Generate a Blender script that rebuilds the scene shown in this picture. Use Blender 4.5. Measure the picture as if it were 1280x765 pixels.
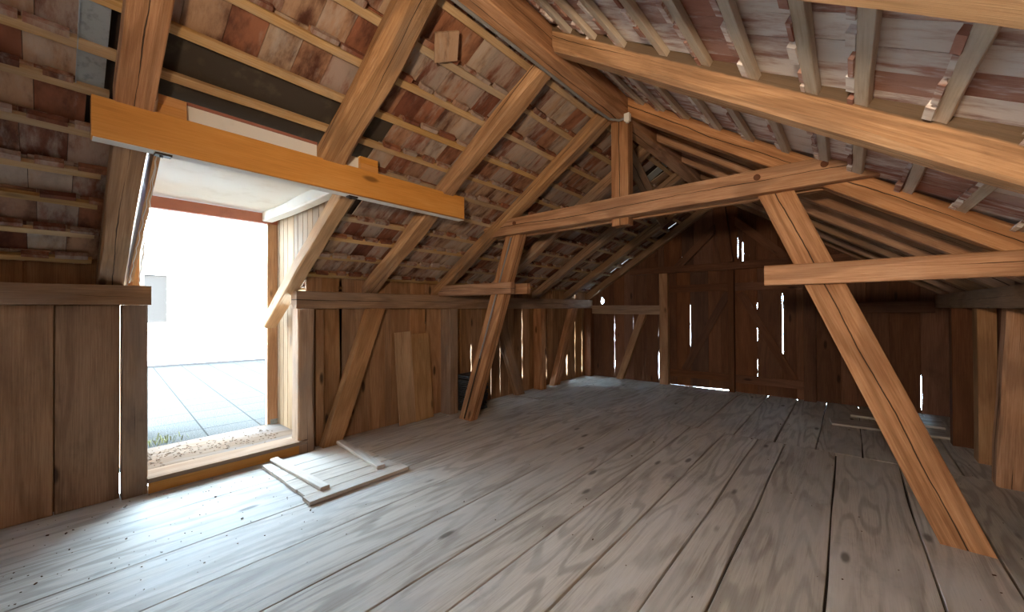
import bpy, bmesh, math, random
from mathutils import Vector, Matrix, noise
random.seed(7)
for o in list(bpy.data.objects): bpy.data.objects.remove(o)
S = bpy.context.scene
COL = S.collection

# ---------------------------------------------------------------- camera, world, sun, exposure
FPX, YAW, PITCH, ROLL, CAMH = 495.018, .704589, .0067898, -.0041112, 1.4
def camera():
    F = Vector((-math.sin(YAW)*math.cos(PITCH), math.cos(YAW)*math.cos(PITCH), math.sin(PITCH)))
    Rt = Vector((math.cos(YAW), math.sin(YAW), 0)); U = Rt.cross(F)
    c, s = math.cos(ROLL), math.sin(ROLL)
    R2 = c*Rt + s*U; U2 = -s*Rt + c*U
    cd = bpy.data.cameras.new('camera'); cd.sensor_fit = 'HORIZONTAL'; cd.sensor_width = 36
    cd.lens = FPX*36/1280; cd.clip_start = .02; cd.clip_end = 200
    o = bpy.data.objects.new('camera', cd); COL.objects.link(o)
    m = Matrix((R2, U2, -F)).transposed().to_4x4(); m.translation = (0, 0, CAMH)
    o.matrix_world = m; S.camera = o
camera()
S.view_settings.view_transform = 'Standard'; S.view_settings.look = 'None'
S.view_settings.gamma = 1; S.view_settings.use_curve_mapping = False
S.view_settings.exposure = 0.0
S.cycles.use_denoising = True
S.cycles.max_bounces = 10; S.cycles.diffuse_bounces = 7; S.cycles.sample_clamp_indirect = 6
SKY, SUN, LAMP = 52.0, 120.0, 360.0
w = bpy.data.worlds.new('sky'); S.world = w; w.use_nodes = True
bgn = w.node_tree.nodes['Background']; bgn.inputs[0].default_value = (.56, .79, 1, 1); bgn.inputs[1].default_value = SKY
sd = bpy.data.lights.new('sun', 'SUN'); sd.energy = SUN; sd.angle = .01; sd.color = (1, .95, .86)
so = bpy.data.objects.new('sun', sd); COL.objects.link(so)
so.rotation_euler = Vector((.9, -.25, .27)).to_track_quat('Z', 'Y').to_euler()   # from behind the roof on to the house across the terrace
def lamp(name, loc, power, col, size):
    l = bpy.data.lights.new(name, 'SPOT'); l.energy = power; l.color = col; l.shadow_soft_size = size; l.spot_size = math.radians(152); l.spot_blend = 1
    o = bpy.data.objects.new(name, l); COL.objects.link(o); o.location = loc
    o.rotation_euler = (Vector(loc)-Vector((-.45, 1.8, 2.6))).to_track_quat('Z', 'Y').to_euler()
lamp('work_lamp', (-.12, -.62, 1.78), LAMP, (1, .76, .52), .10)      # the lamp behind the viewer that lights the timbers warm
pl = bpy.data.lights.new('door_portal', 'AREA'); pl.shape = 'RECTANGLE'; pl.size = 1.1; pl.size_y = 2.3; pl.cycles.is_portal = True
po = bpy.data.objects.new('door_portal', pl); COL.objects.link(po); po.location = (-5.1, 1.05, 1.25)
po.rotation_euler = Vector((-1, 0, 0)).to_track_quat('Z', 'Y').to_euler()
po.data.size, po.data.size_y = 2.4, 1.2

# ---------------------------------------------------------------- mesh helpers
def tag(o, label=None, cat=None, group=None, kind=None):
    if label: o['label'] = label
    if cat: o['category'] = cat
    if group: o['group'] = group
    if kind: o['kind'] = kind
    return o
def empty(name, loc, label, cat, group=None):
    o = bpy.data.objects.new(name, None); COL.objects.link(o); o.location = loc
    return tag(o, label, cat, group)
class MB:
    """collects pieces; gc = grain coordinates (along, across, depth), tone = one random number per piece"""
    def __init__(s): s.v = []; s.f = []; s.g = []; s.t = []
    def add(s, verts, faces, gcs, tone=None):
        b = len(s.v); t = random.random() if tone is None else tone
        s.v += [Vector(p) for p in verts]; s.g += [tuple(g) for g in gcs]; s.t += [t]*len(verts)
        s.f += [tuple(i+b for i in f) for f in faces]
    def box(s, lo, hi, axis=0, tone=None):
        (x0, y0, z0), (x1, y1, z1) = lo, hi
        vs = [(x, y, z) for z in (z0, z1) for y in (y0, y1) for x in (x0, x1)]
        order = {0: (0, 1, 2), 1: (1, 0, 2), 2: (2, 0, 1)}[axis]
        c = [(lo[i]+hi[i])/2 for i in range(3)]
        s.add(vs, [(0, 2, 3, 1), (4, 5, 7, 6), (0, 1, 5, 4), (2, 6, 7, 3), (0, 4, 6, 2), (1, 3, 7, 5)],
              [(v[order[0]], v[order[1]]-c[order[1]], v[order[2]]-c[order[2]]) for v in vs], tone)
    def obox(s, o, a, b, c, tone=None):
        """box from corner o with edge vectors a (grain), b, c"""
        o, a, b, c = map(Vector, (o, a, b, c)); vs = []; g = []
        for k in (0, 1):
            for j in (0, 1):
                for i in (0, 1):
                    vs.append(o+a*i+b*j+c*k); g.append((a.length*i, b.length*(j-.5), c.length*(k-.5)))
        f = [(0, 2, 3, 1), (4, 5, 7, 6), (0, 1, 5, 4), (2, 6, 7, 3), (0, 4, 6, 2), (1, 3, 7, 5)]
        if a.cross(b).dot(c) < 0: f = [tuple(reversed(q)) for q in f]
        s.add(vs, f, g, tone)
    def prism(s, pts, ext, gax, tone=None, chamfer=0):
        """polygon pts (3D, planar) pushed by vector ext; gax = unit grain direction; chamfer opens a groove round the front (pts) face"""
        ext = Vector(ext); gax = Vector(gax).normalized(); e = ext.normalized(); sx = e.cross(gax)
        P = [Vector(p) for p in pts]; n = len(P)
        nrm = Vector((0, 0, 0))
        for i in range(n): nrm += P[i].cross(P[(i+1) % n])
        if nrm.dot(ext) > 0: P.reverse()
        c = sum(P, Vector())/n
        rings = []
        if chamfer:
            fr = []
            for i in range(n):
                d0 = (P[i]-P[i-1]).normalized(); d1 = (P[(i+1) % n]-P[i]).normalized()
                nn = nrm.normalized() if nrm.dot(ext) <= 0 else -nrm.normalized()
                i0 = nn.cross(d0); i1 = nn.cross(d1); m = i0+i1
                m = m/max(.4, m.dot(i0)) if m.length > 1e-6 else i0
                fr.append(P[i]+m*chamfer)
            rings.append(fr); rings.append([p+e*chamfer for p in P])
        else: rings.append(P)
        rings.append([p+ext for p in P])
        vs = [p for r in rings for p in r]; F = [tuple(range(n))]
        for k in range(len(rings)-1):
            for i in range(n):
                j = (i+1) % n; F.append((k*n+j, k*n+i, (k+1)*n+i, (k+1)*n+j))
        F.append(tuple(reversed(range((len(rings)-1)*n, len(rings)*n))))
        s.add(vs, F, [(p.dot(gax), (p-c).dot(sx), (p-c).dot(e)) for p in vs], tone)
    def tube(s, path, r, seg=8, tone=None):
        path = [Vector(p) for p in path]; vs = []; g = []; F = []; L = 0
        for i, p in enumerate(path):
            d = (path[min(i+1, len(path)-1)]-path[max(i-1, 0)]).normalized()
            u = d.cross(Vector((0, 0, 1)));  u = u.normalized() if u.length > .05 else d.cross(Vector((1, 0, 0))).normalized()
            q = d.cross(u); L += (p-path[i-1]).length if i else 0
            for k in range(seg):
                a = 2*math.pi*k/seg; o = u*math.cos(a)*r+q*math.sin(a)*r
                vs.append(p+o); g.append((L, math.cos(a)*r, math.sin(a)*r))
        for i in range(len(path)-1):
            for k in range(seg):
                F.append((i*seg+k, i*seg+(k+1) % seg, (i+1)*seg+(k+1) % seg, (i+1)*seg+k))
        F.append(tuple(reversed(range(seg)))); F.append(tuple(range((len(path)-1)*seg, len(path)*seg)))
        s.add(vs, F, g, tone)
    def build(s, name, m, parent=None, origin=None, smooth=None):
        if origin is None:
            xs = [min(v[i] for v in s.v) for i in range(3)]; xe = [max(v[i] for v in s.v) for i in range(3)]
            origin = Vector(((xs[0]+xe[0])/2, (xs[1]+xe[1])/2, xs[2])) if parent is None else Vector((0, 0, 0))
        off = Vector(origin)
        if parent is not None: off = Vector(parent.location)+Vector(origin) if parent.parent is None else Vector(parent.parent.location)+Vector(parent.location)
        me = bpy.data.meshes.new(name); me.from_pydata([v-off for v in s.v], [], s.f); me.update()
        a = me.attributes.new('gc', 'FLOAT_VECTOR', 'POINT'); a.data.foreach_set('vector', [c for g in s.g for c in g])
        a = me.attributes.new('tone', 'FLOAT', 'POINT'); a.data.foreach_set('value', s.t)
        bm = bmesh.new(); bm.from_mesh(me); bmesh.ops.recalc_face_normals(bm, faces=bm.faces); bm.to_mesh(me); bm.free()
        me.materials.append(m)
        if smooth: me.shade_smooth(); me.set_sharp_from_angle(angle=math.radians(smooth))
        o = bpy.data.objects.new(name, me); COL.objects.link(o)
        if parent is None: o.location = off
        else:
            o.parent = parent
            if origin != Vector((0, 0, 0)): o.location = origin
        return o
def struct(name, mb, m, label=None, cat=None, **k):
    o = mb.build(name, m, **k); o['kind'] = 'structure'
    return tag(o, label, cat)

def beam_mb(mb, p0, p1, w, h, up=(0, 0, 1), wane=.008, wob=.003, cut0=None, cut1=None, step=.16, tone=None, taper=0):
    """hewn timber p0->p1; w across the side axis, h along up; corners carry a wane that wanders along the length; cuts are plane normals at the ends"""
    p0, p1 = Vector(p0), Vector(p1); ax = (p1-p0); L = ax.length; ax.normalize()
    up = Vector(up); up = (up-ax*up.dot(ax)).normalized(); sd_ = ax.cross(up)
    n = max(2, int(L/step)); sdv = random.random()*100; tone = random.random() if tone is None else tone
    vs = []; g = []; F = []
    for i in range(n+1):
        t = i/n
        cx = wob*noise.noise((t*L*.9, sdv, 0)); cy = wob*noise.noise((t*L*.9, sdv, 9))
        W = w/2*(1-taper*t); Hh = h/2*(1-taper*t); pts = []
        for k, (sx, sy) in enumerate(((-1, -1), (1, -1), (1, 1), (-1, 1))):
            q = max(.0025, wane*(.55+1.1*noise.noise((t*L*1.3, sdv, k*3.1))))
            a = (sx*W, sy*(Hh-q)); b = (sx*(W-q), sy*Hh)
            pts += [a, b] if k in (0, 2) else [b, a]
        for (x, y) in pts:
            x += wob*.6*noise.noise((t*L*2.2, sdv+x*5, 3)); y += wob*.6*noise.noise((t*L*2.2, sdv+y*5, 7))
            p = p0+ax*(t*L)+sd_*(x+cx)+up*(y+cy)
            if i == 0 and cut0 is not None:
                N = Vector(cut0); p -= ax*((p-p0).dot(N)/ax.dot(N))
            if i == n and cut1 is not None:
                N = Vector(cut1); p -= ax*((p-p1).dot(N)/ax.dot(N))
            vs.append(p); g.append(((p-p0).dot(ax), x, y))
    for i in range(n):
        for k in range(8):
            j = (k+1) % 8; F.append((i*8+k, i*8+j, (i+1)*8+j, (i+1)*8+k))
    F.append(tuple(reversed(range(8)))); F.append(tuple(range(n*8, n*8+8)))
    mb.add(vs, F, g, tone)
def timber(name, label, cat, p0, p1, w, h, m, group=None, parent=None, **k):
    mb = MB(); beam_mb(mb, p0, p1, w, h, **k)
    o = mb.build(name, m, parent=parent, origin=(Vector(p0) if parent is None else None), smooth=32)
    if parent is None: tag(o, label, cat, group)
    return o

# ---------------------------------------------------------------- materials
class NT:
    def __init__(s, name):
        s.m = bpy.data.materials.new(name); s.m.use_nodes = True; s.t = s.m.node_tree; s.n = s.t.nodes
        s.b = s.n['Principled BSDF']; s.b.inputs['Specular IOR Level'].default_value = .25
    def add(s, ty, **k):
        q = s.n.new(ty)
        for a, v in k.items(): setattr(q, a, v)
        return q
    def put(s, sock, v):
        if hasattr(v, 'is_output'): s.t.links.new(v, sock)
        else: sock.default_value = v
    def math(s, op, a, b=0, c=None, clamp=False):
        q = s.add('ShaderNodeMath', operation=op, use_clamp=clamp); s.put(q.inputs[0], a); s.put(q.inputs[1], b)
        if c is not None: s.put(q.inputs[2], c)
        return q.outputs[0]
    def vmul(s, a, v):
        q = s.add('ShaderNodeVectorMath', operation='MULTIPLY'); s.put(q.inputs[0], a); s.put(q.inputs[1], v); return q.outputs[0]
    def vadd(s, a, v):
        q = s.add('ShaderNodeVectorMath', operation='ADD'); s.put(q.inputs[0], a); s.put(q.inputs[1], v); return q.outputs[0]
    def noise(s, vec, scale=1, detail=3, rough=.55):
        q = s.add('ShaderNodeTexNoise'); s.put(q.inputs['Vector'], vec); q.inputs['Scale'].default_value = scale
        q.inputs['Detail'].default_value = detail; q.inputs['Roughness'].default_value = rough; return q.outputs[0]
    def ramp(s, f, stops, interp='LINEAR'):
        q = s.add('ShaderNodeValToRGB'); q.color_ramp.interpolation = interp; e = q.color_ramp.elements
        while len(e) < len(stops): e.new(.5)
        for el, (p, c) in zip(e, stops): el.position = p; el.color = (*c, 1) if len(c) == 3 else c
        s.put(q.inputs[0], f); return q.outputs[0]
    def mix(s, f, a, b, mode='MIX'):
        q = s.add('ShaderNodeMix', data_type='RGBA', blend_type=mode); s.put(q.inputs[0], f)
        for i, v in ((6, a), (7, b)): s.put(q.inputs[i], (*v, 1) if isinstance(v, tuple) and len(v) == 3 else v)
        return q.outputs[2]
    def smooth(s, v, lo, hi):
        q = s.add('ShaderNodeMapRange', interpolation_type='SMOOTHSTEP'); s.put(q.inputs[0], v)
        q.inputs[1].default_value = lo; q.inputs[2].default_value = hi; return q.outputs[0]
    def attr(s, name): return s.add('ShaderNodeAttribute', attribute_name=name)
    def bump(s, h, dist, strength=1):
        q = s.add('ShaderNodeBump'); q.inputs['Strength'].default_value = strength; q.inputs['Distance'].default_value = dist
        s.put(q.inputs['Height'], h); s.put(s.b.inputs['Normal'], q.outputs[0])

def wood(name, dark, mid, light, var=.25, rings=34, ringamt=.35, knots=.8, crack=.0, grey=None, greyamt=0, rough=.75, bump=.003, stain=.3, bark=None, spec=.25, ck=.44):
    T = NT(name); gc = T.attr('gc').outputs['Vector']; tone = T.attr('tone').outputs['Fac']
    off = T.vmul(T.add('ShaderNodeCombineXYZ').outputs[0], (1, 1, 1))
    cb = T.add('ShaderNodeCombineXYZ'); T.put(cb.inputs[0], tone); T.put(cb.inputs[1], tone); T.put(cb.inputs[2], tone)
    p = T.vadd(gc, T.vmul(cb.outputs[0], (37.3, 17.1, 53.7)))
    fib = T.noise(T.vmul(p, (4, 130, 130)), 1, 4, .65)
    broad = T.noise(T.vmul(p, (.55, 4.2, 4.2)), 1, 2, .4)
    ring = T.math('SINE', T.math('MULTIPLY', broad, float(rings)))
    ring = T.smooth(ring, -.2, 1.0)
    blot = T.noise(T.vmul(p, (1.3, 5, 5)), 1, 4, .6)
    col = T.ramp(T.math('ADD', T.math('MULTIPLY', fib, .55), T.math('MULTIPLY', blot, .5)), [(.28, dark), (.52, mid), (.78, light)])
    col = T.mix(T.math('MULTIPLY', ring, ringamt), col, dark)
    if grey:
        gm = T.smooth(T.noise(T.vmul(p, (.9, 3, 3)), 1, 5, .65), .42, .66)
        col = T.mix(T.math('MULTIPLY', gm, greyamt), col, grey)
    # knots
    vo = T.add('ShaderNodeTexVoronoi', feature='F1'); T.put(vo.inputs['Vector'], T.vmul(T.vadd(p, T.vmul(T.noise(T.vmul(p, (8, 30, 30))), (.02, .008, .008))), (1.7, 5.2, 5.2))); vo.inputs['Scale'].default_value = 1
    kn = T.math('SUBTRACT', 1, T.smooth(vo.outputs['Distance'], .06, .15))
    pick = T.math('GREATER_THAN', T.add('ShaderNodeSeparateColor').outputs[0], .5)
    sc = T.add('ShaderNodeSeparateColor'); T.put(sc.inputs[0], vo.outputs['Color']); pick = T.math('GREATER_THAN', sc.outputs[0], .48)
    kn = T.math('MULTIPLY', T.math('MULTIPLY', kn, pick), knots)
    col = T.mix(kn, col, tuple(c*.35 for c in dark))
    # dirt and age stains
    stn = T.smooth(T.noise(T.vmul(p, (2.1, 3.5, 3.5)), 1, 6, .7), .55, .8)
    col = T.mix(T.math('MULTIPLY', stn, stain), col, tuple(c*.45 for c in dark))
    if bark:
        sz = T.add('ShaderNodeSeparateXYZ'); T.put(sz.inputs[0], gc)
        bz = T.math('ADD', sz.outputs[2], T.math('MULTIPLY', T.math('SUBTRACT', T.noise(T.vmul(p, (2.2, 2, 2)), 1, 4, .6), .5), .05))
        col = T.mix(T.math('MULTIPLY', T.smooth(bz, bark, bark+.012), .85), col, (.075, .054, .034))
    # tone per piece
    hv = T.add('ShaderNodeHueSaturation'); T.put(hv.inputs['Color'], col)
    rnd = T.math('FRACT', T.math('MULTIPLY', tone, 91.7))
    T.put(hv.inputs['Value'], T.math('ADD', 1-var*.5, T.math('MULTIPLY', rnd, var)))
    T.put(hv.inputs['Saturation'], T.math('ADD', .9, T.math('MULTIPLY', T.math('FRACT', T.math('MULTIPLY', tone, 37.1)), .2)))
    col = hv.outputs[0]
    height = T.math('ADD', T.math('MULTIPLY', fib, .5), T.math('MULTIPLY', ring, -.25))
    if crack:
        sx = T.add('ShaderNodeSeparateXYZ'); T.put(sx.inputs[0], gc)
        px = T.add('ShaderNodeSeparateXYZ'); T.put(px.inputs[0], p)
        masks = None
        for comp, ph in ((1, 0.0), (2, 31.0)):
            cv = T.add('ShaderNodeCombineXYZ'); T.put(cv.inputs[0], T.math('ADD', px.outputs[0], ph))
            wander = T.math('MULTIPLY', T.math('SUBTRACT', T.noise(cv.outputs[0], .8, 5, .55), .5), .09)
            d = T.math('ABSOLUTE', T.math('SUBTRACT', sx.outputs[comp], wander))
            cv2 = T.add('ShaderNodeCombineXYZ'); T.put(cv2.inputs[0], px.outputs[0]); cv2.inputs[1].default_value = ph+5
            wid = T.math('MULTIPLY', T.smooth(T.noise(cv2.outputs[0], .9, 2), ck, ck+.26), .0042*crack)
            mk = T.math('GREATER_THAN', wid, d)
            masks = mk if masks is None else T.math('MAXIMUM', masks, mk)
        col = T.mix(T.math('MULTIPLY', masks, .9), col, (.012, .007, .004))
        height = T.math('SUBTRACT', height, T.math('MULTIPLY', masks, 2))
    T.put(T.b.inputs['Base Color'], col); T.b.inputs['Roughness'].default_value = rough; T.b.inputs['Specular IOR Level'].default_value = spec
    T.bump(height, bump)
    return T.m
M = {}
M['timber'] = wood('hewn_timber', (.18, .082, .038), (.43, .222, .112), (.64, .395, .23), crack=1.2, ringamt=.45, rings=44, bump=.005, stain=.2)
M['rafter'] = wood('rafter_wood', (.15, .078, .036), (.38, .21, .105), (.64, .42, .24), crack=1, ringamt=.42, rings=44, grey=(.19, .145, .11), greyamt=.55, stain=.6, bump=.005)
M['cracked'] = wood('cracked_timber', (.18, .082, .038), (.43, .222, .112), (.64, .395, .23), crack=.8, ck=.28, ringamt=.45, rings=44, bump=.005, stain=.25)
M['board'] = wood('loose_boards', (.20, .11, .05), (.46, .28, .145), (.62, .42, .25), var=.2, ringamt=.3, stain=.15)
M['barky'] = wood('bark_edged_rafter', (.19, .095, .042), (.47, .26, .125), (.72, .48, .27), crack=1, ringamt=.45, rings=44, stain=.5, bump=.005, bark=.014)
M['old'] = wood('weathered_wood', (.14, .076, .040), (.32, .19, .105), (.48, .31, .19), crack=1, grey=(.25, .19, .15), greyamt=.45, stain=.35)
M['planed'] = wood('planed_spruce', (.40, .175, .050), (.60, .285, .085), (.70, .38, .14), rings=26, ringamt=.16, crack=0, var=.1, stain=.05, bump=.001, rough=.55)
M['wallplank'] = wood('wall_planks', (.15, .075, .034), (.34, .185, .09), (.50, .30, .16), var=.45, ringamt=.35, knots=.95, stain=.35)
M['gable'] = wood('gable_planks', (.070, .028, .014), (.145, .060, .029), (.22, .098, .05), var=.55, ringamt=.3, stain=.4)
M['cheek'] = wood('cheek_planks', (.13, .07, .03), (.23, .145, .08), (.30, .21, .125), var=.5, ringamt=.4, stain=.15)
M['floor'] = wood('floor_planks', (.20, .17, .14), (.48, .435, .38), (.62, .58, .52), var=.22, rings=60, ringamt=.5, knots=.8, grey=(.53, .515, .49), greyamt=.6, rough=.62, bump=.004, stain=.4)
M['hatch'] = wood('hatch_boards', (.28, .22, .17), (.56, .49, .42), (.70, .64, .57), var=.2, rings=50, ringamt=.2, knots=.5, grey=(.5, .47, .44), greyamt=.6, stain=.2)
M['sill'] = wood('sill_boards', (.07, .043, .028), (.13, .094, .07), (.17, .135, .108), var=.15, spec=0, ringamt=.3, knots=.5, grey=(.15, .134, .125), greyamt=.6, stain=.2)
M['nosing'] = wood('nosing_board', (.12, .07, .042), (.22, .145, .10), (.28, .20, .145), var=.1, spec=0, ringamt=.3, knots=.5, stain=.15)
M['batten_pale'] = wood('pale_daylit_lath', (.30, .22, .14), (.54, .45, .34), (.72, .64, .54), var=.25, ringamt=.2, knots=.6, grey=(.60, .56, .50), greyamt=.6, stain=.3)  # right slope laths, with doorway daylight put into their pale colour
M['batten'] = wood('roof_lath', (.21, .115, .045), (.42, .26, .115), (.60, .43, .24), var=.35, ringamt=.2, knots=.6, grey=(.36, .30, .23), greyamt=.5, stain=.35)

def tile_mat(name, stops, bloom, amt):
    T = NT(name); gc = T.attr('gc').outputs['Vector']; tone = T.attr('tone').outputs['Fac']
    cb = T.add('ShaderNodeCombineXYZ')
    for i in range(3): T.put(cb.inputs[i], tone)
    p = T.vadd(gc, T.vmul(cb.outputs[0], (91, 47, 13)))
    col = T.ramp(tone, stops)
    col = T.mix(T.smooth(T.noise(T.vmul(p, (3, 8, 8)), 1, 5, .65), .40, .72), col, tuple(c*(.45 if amt < .9 else .75) for c in stops[0][1]))
    lime = T.smooth(T.math('ADD', T.noise(T.vmul(p, (4, 14, 14)), 1, 6, .65), T.math('MULTIPLY', T.math('SUBTRACT', T.math('FRACT', T.math('MULTIPLY', tone, 57.3)), .5), .35)), .40, .68)
    col = T.mix(T.math('MULTIPLY', lime, amt), col, bloom)
    T.put(T.b.inputs['Base Color'], col); T.b.inputs['Roughness'].default_value = .85
    T.bump(T.noise(T.vmul(p, (20, 60, 60)), 1, 4), .003)
    return T.m
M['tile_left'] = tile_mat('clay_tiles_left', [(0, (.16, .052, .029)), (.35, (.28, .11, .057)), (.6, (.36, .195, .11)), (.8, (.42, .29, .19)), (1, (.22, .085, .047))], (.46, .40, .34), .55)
M['tile_right'] = tile_mat('clay_tiles_right', [(0, (.34, .15, .105)), (.35, (.46, .29, .235)), (.7, (.52, .38, .33)), (1, (.40, .16, .10))], (.84, .82, .80), .95)  # whitish tiles with lime bloom; doorway daylight is also put into their colour
def plain(name, c, rough=.6, metal=0, sp=None, spamt=.5, scale=60, emis=None):
    T = NT(name); co = T.add('ShaderNodeTexCoord').outputs['Object']
    col = (*c, 1)
    if sp:
        f = T.smooth(T.noise(co, scale, 4, .6), .5, .75); col = T.mix(T.math('MULTIPLY', f, spamt), c, sp)
    T.put(T.b.inputs['Base Color'], col); T.b.inputs['Roughness'].default_value = rough; T.b.inputs['Metallic'].default_value = metal
    return T.m
M['white'] = plain('white_paint', (.80, .78, .72), .6, sp=(.66, .62, .54), spamt=.6, scale=5)
M['felt'] = plain('roofing_felt', (.055, .042, .030), .9, sp=(.10, .08, .055), spamt=.8, scale=9)
M['zinc'] = plain('galvanized_sheet', (.30, .33, .34), .5, .35, sp=(.16, .18, .19), spamt=.8, scale=25)
M['iron'] = plain('dark_iron', (.05, .04, .035), .6, .6)
M['cable'] = plain('grey_cable', (.22, .22, .22), .6)
M['plastic'] = plain('white_plastic', (.75, .74, .70), .4)
M['slate'] = plain('dark_slates', (.05, .053, .06), .7, sp=(.11, .11, .115), spamt=.6, scale=30)
M['string'] = plain('pale_twine', (.75, .72, .66), .9)
M['dirt'] = plain('dry_debris', (.09, .05, .028), .95, sp=(.2, .12, .06), spamt=.8, scale=40)
M['weed'] = plain('weed_green', (.11, .10, .03), .8)
M['peg'] = plain('peg_end', (.12, .045, .02), .8, sp=(.05, .02, .01), spamt=.7, scale=80)
M['under'] = plain('dark_void', (.03, .022, .016), .95)
M['outer'] = plain('tile_gap_dark', (.045, .026, .018), .9)  # for the slab above the tiles, darkened so gaps between them look shaded
M['redwood'] = plain('red_brown_paint', (.34, .13, .085), .55, sp=(.24, .09, .06), spamt=.5, scale=6)
M['pane'] = plain('window_glass', (.015, .015, .015), .6); M['pane'].node_tree.nodes['Principled BSDF'].inputs['Specular IOR Level'].default_value = 0
def siding_mat():
    T = NT('white_siding'); co = T.add('ShaderNodeTexCoord').outputs['Object']
    T.put(T.b.inputs['Base Color'], T.mix(T.noise(co, 3, 4), (.80, .79, .76), (.70, .69, .66))); T.b.inputs['Roughness'].default_value = .7
    return T.m
M['siding'] = siding_mat()
def paver_mat():
    T = NT('concrete_pavers'); co = T.add('ShaderNodeTexCoord').outputs['Object']
    mp = T.add('ShaderNodeMapping'); T.put(mp.inputs[0], co); mp.inputs['Rotation'].default_value = (0, 0, math.radians(4)); 
    br = T.add('ShaderNodeTexBrick'); T.put(br.inputs['Vector'], mp.outputs[0]); br.offset = .0; br.inputs['Scale'].default_value = 1
    br.inputs['Brick Width'].default_value = .5; br.inputs['Row Height'].default_value = .5; br.inputs['Mortar Size'].default_value = .008
    br.inputs['Color1'].default_value = (.050, .047, .043, 1); br.inputs['Color2'].default_value = (.058, .054, .049, 1); br.inputs['Mortar'].default_value = (.024, .022, .02, 1)
    sp = T.smooth(T.noise(co, 70, 5, .7), .42, .64)
    T.put(T.b.inputs['Base Color'], T.mix(T.math('MULTIPLY', sp, .55), br.outputs['Color'], (.026, .025, .023))); T.b.inputs['Roughness'].default_value = .9
    T.bump(sp, .004); T.b.inputs['Specular IOR Level'].default_value = 0
    return T.m
M['paver'] = paver_mat()

# ---------------------------------------------------------------- geometry constants (metres; X across the attic, Y towards the gable)
XL, XR, YB, YG = -4.22, 1.0, -2.0, 7.46
TL, TR = .635, .665
def zl(x): return 3.16+TL*(x+1.68)          # underside of the left rafters
def zr(x): return 3.16-TR*(x+1.53)          # underside of the right rafters
nL = Vector((-TL, 0, 1)).normalized(); dL = Vector((-1, 0, -TL)).normalized()
nR = Vector((TR, 0, 1)).normalized(); dR = Vector((1, 0, -TR)).normalized()

# ---------------------------------------------------------------- floor
def floor():
    mb = MB()
    near = [-4.27, -3.62, -3.0, -2.52, -2.09, -1.71, -1.43, -1.07, -.75, -.51, -.10, .325, .635, 1.06]
    far = [-4.27, -3.75, -3.25, -2.6, -2.2, -1.78, -1.36, -.98, -.60, -.26, .09, .42, .72, 1.06]
    def run(edges, y0, y1s, big):
        n = int(9/.14)
        for i in range(len(edges)-1):
            a0, b0 = edges[i], edges[i+1]; y1 = y1s[i]; L = y1-y0; k = max(3, int(L/.13))
            tone = random.random(); top = random.uniform(-.002, .002)
            rows = []
            for j in range(k+1):
                y = y0+L*j/k
                def e(x, sgn):
                    g = (.0030 if x > -1.6 else .0016)+(.0055 if x > -1.6 else .0025)*max(0, .35+1.6*noise.noise((y*1.1, x*31, sgn)))*big
                    wv = .010*noise.noise((y*.8, x*17, 5)) if x > -1.5 else .004*noise.noise((y*.8, x*17, 5))
                    return x+wv+sgn*g
                rows.append((y, e(a0, 1), e(b0, -1)))
            vs = []; g = []; F = []
            for (y, xa, xb) in rows:
                c = .003
                pr = [(xa, -.03), (xa, top-c), (xa+c, top), ((xa+xb)/2, top+.0015*noise.noise((y, a0*9, 1))), (xb-c, top), (xb, top-c), (xb, -.03)]
                for (x, z) in pr: vs.append((x, y, z)); g.append((y, x-(a0+b0)/2, z))
            for j in range(k):
                for q in range(6): F.append((j*7+q, j*7+q+1, (j+1)*7+q+1, (j+1)*7+q))
                F.append((j*7+6, j*7, (j+1)*7, (j+1)*7+6))
            F.append(tuple(range(7))); F.append(tuple(reversed(range(k*7, k*7+7))))
            mb.add(vs, F, g, tone)
    js = [4.917+random.uniform(-.003, .003) for i in range(13)]
    run(near, YB, js, 1.0)
    fj = [js[min(12, i)] for i in range(13)]
    # beyond the joint
    run(far, 4.925, [YG-.004]*13, 1.0)
    o = struct('floor', mb, M['floor'])
    mb = MB(); mb.box((-4.3, YB, -.12), (1.1, YG+.1, -.045)); struct('floor_gap_shade', mb, M['under'])  # dark slab added over the void, so the plank gaps read as shade
floor()

# ---------------------------------------------------------------- plank walls
def plank_wall(mb, o, u, nrm, edges, zfun, thick=.026, slits=(), zbot=0.0, cham=.005):
    """vertical planks on plane o + s*u; nrm = outward push; edges = s of the seams; zfun(s) = top; slits = (s, z0, z1, width)"""
    o, u, nrm = Vector(o), Vector(u), Vector(nrm)
    for i in range(len(edges)-1):
        a, b = edges[i], edges[i+1]; pl_ = []; pr = []
        for side, s0, lst in ((1, a, pl_), (-1, b, pr)):
            zt = zfun(s0+side*.001); pts = [(s0, zbot(s0) if callable(zbot) else zbot)]
            for (ss, z0, z1, wd) in sorted(slits, key=lambda q: q[1]):
                if abs(ss-s0) < 1e-4:
                    k = max(3, int((z1-z0)/.07)); z1c = min(z1, zt-.002)
                    pts.append((s0, z0-.002))
                    for j in range(k+1):
                        z = z0+(z1c-z0)*j/k
                        ww = wd*.5*(.85+1.0*noise.noise((z*7, s0*7, side)))*(0.25 if j in (0, k) else 1)
                        pts.append((s0+side*ww, z))
                    pts.append((s0, z1c+.0015))
            pts.append((s0, zt)); lst += pts
        zm = [(a+(b-a)*t, zfun(a+(b-a)*t)) for t in (.5,)]
        poly = pl_+zm+pr[::-1]
        mb.prism([o+u*s+Vector((0, 0, z)) for s, z in poly], nrm*thick, (0, 0, 1), chamfer=cham)
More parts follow.
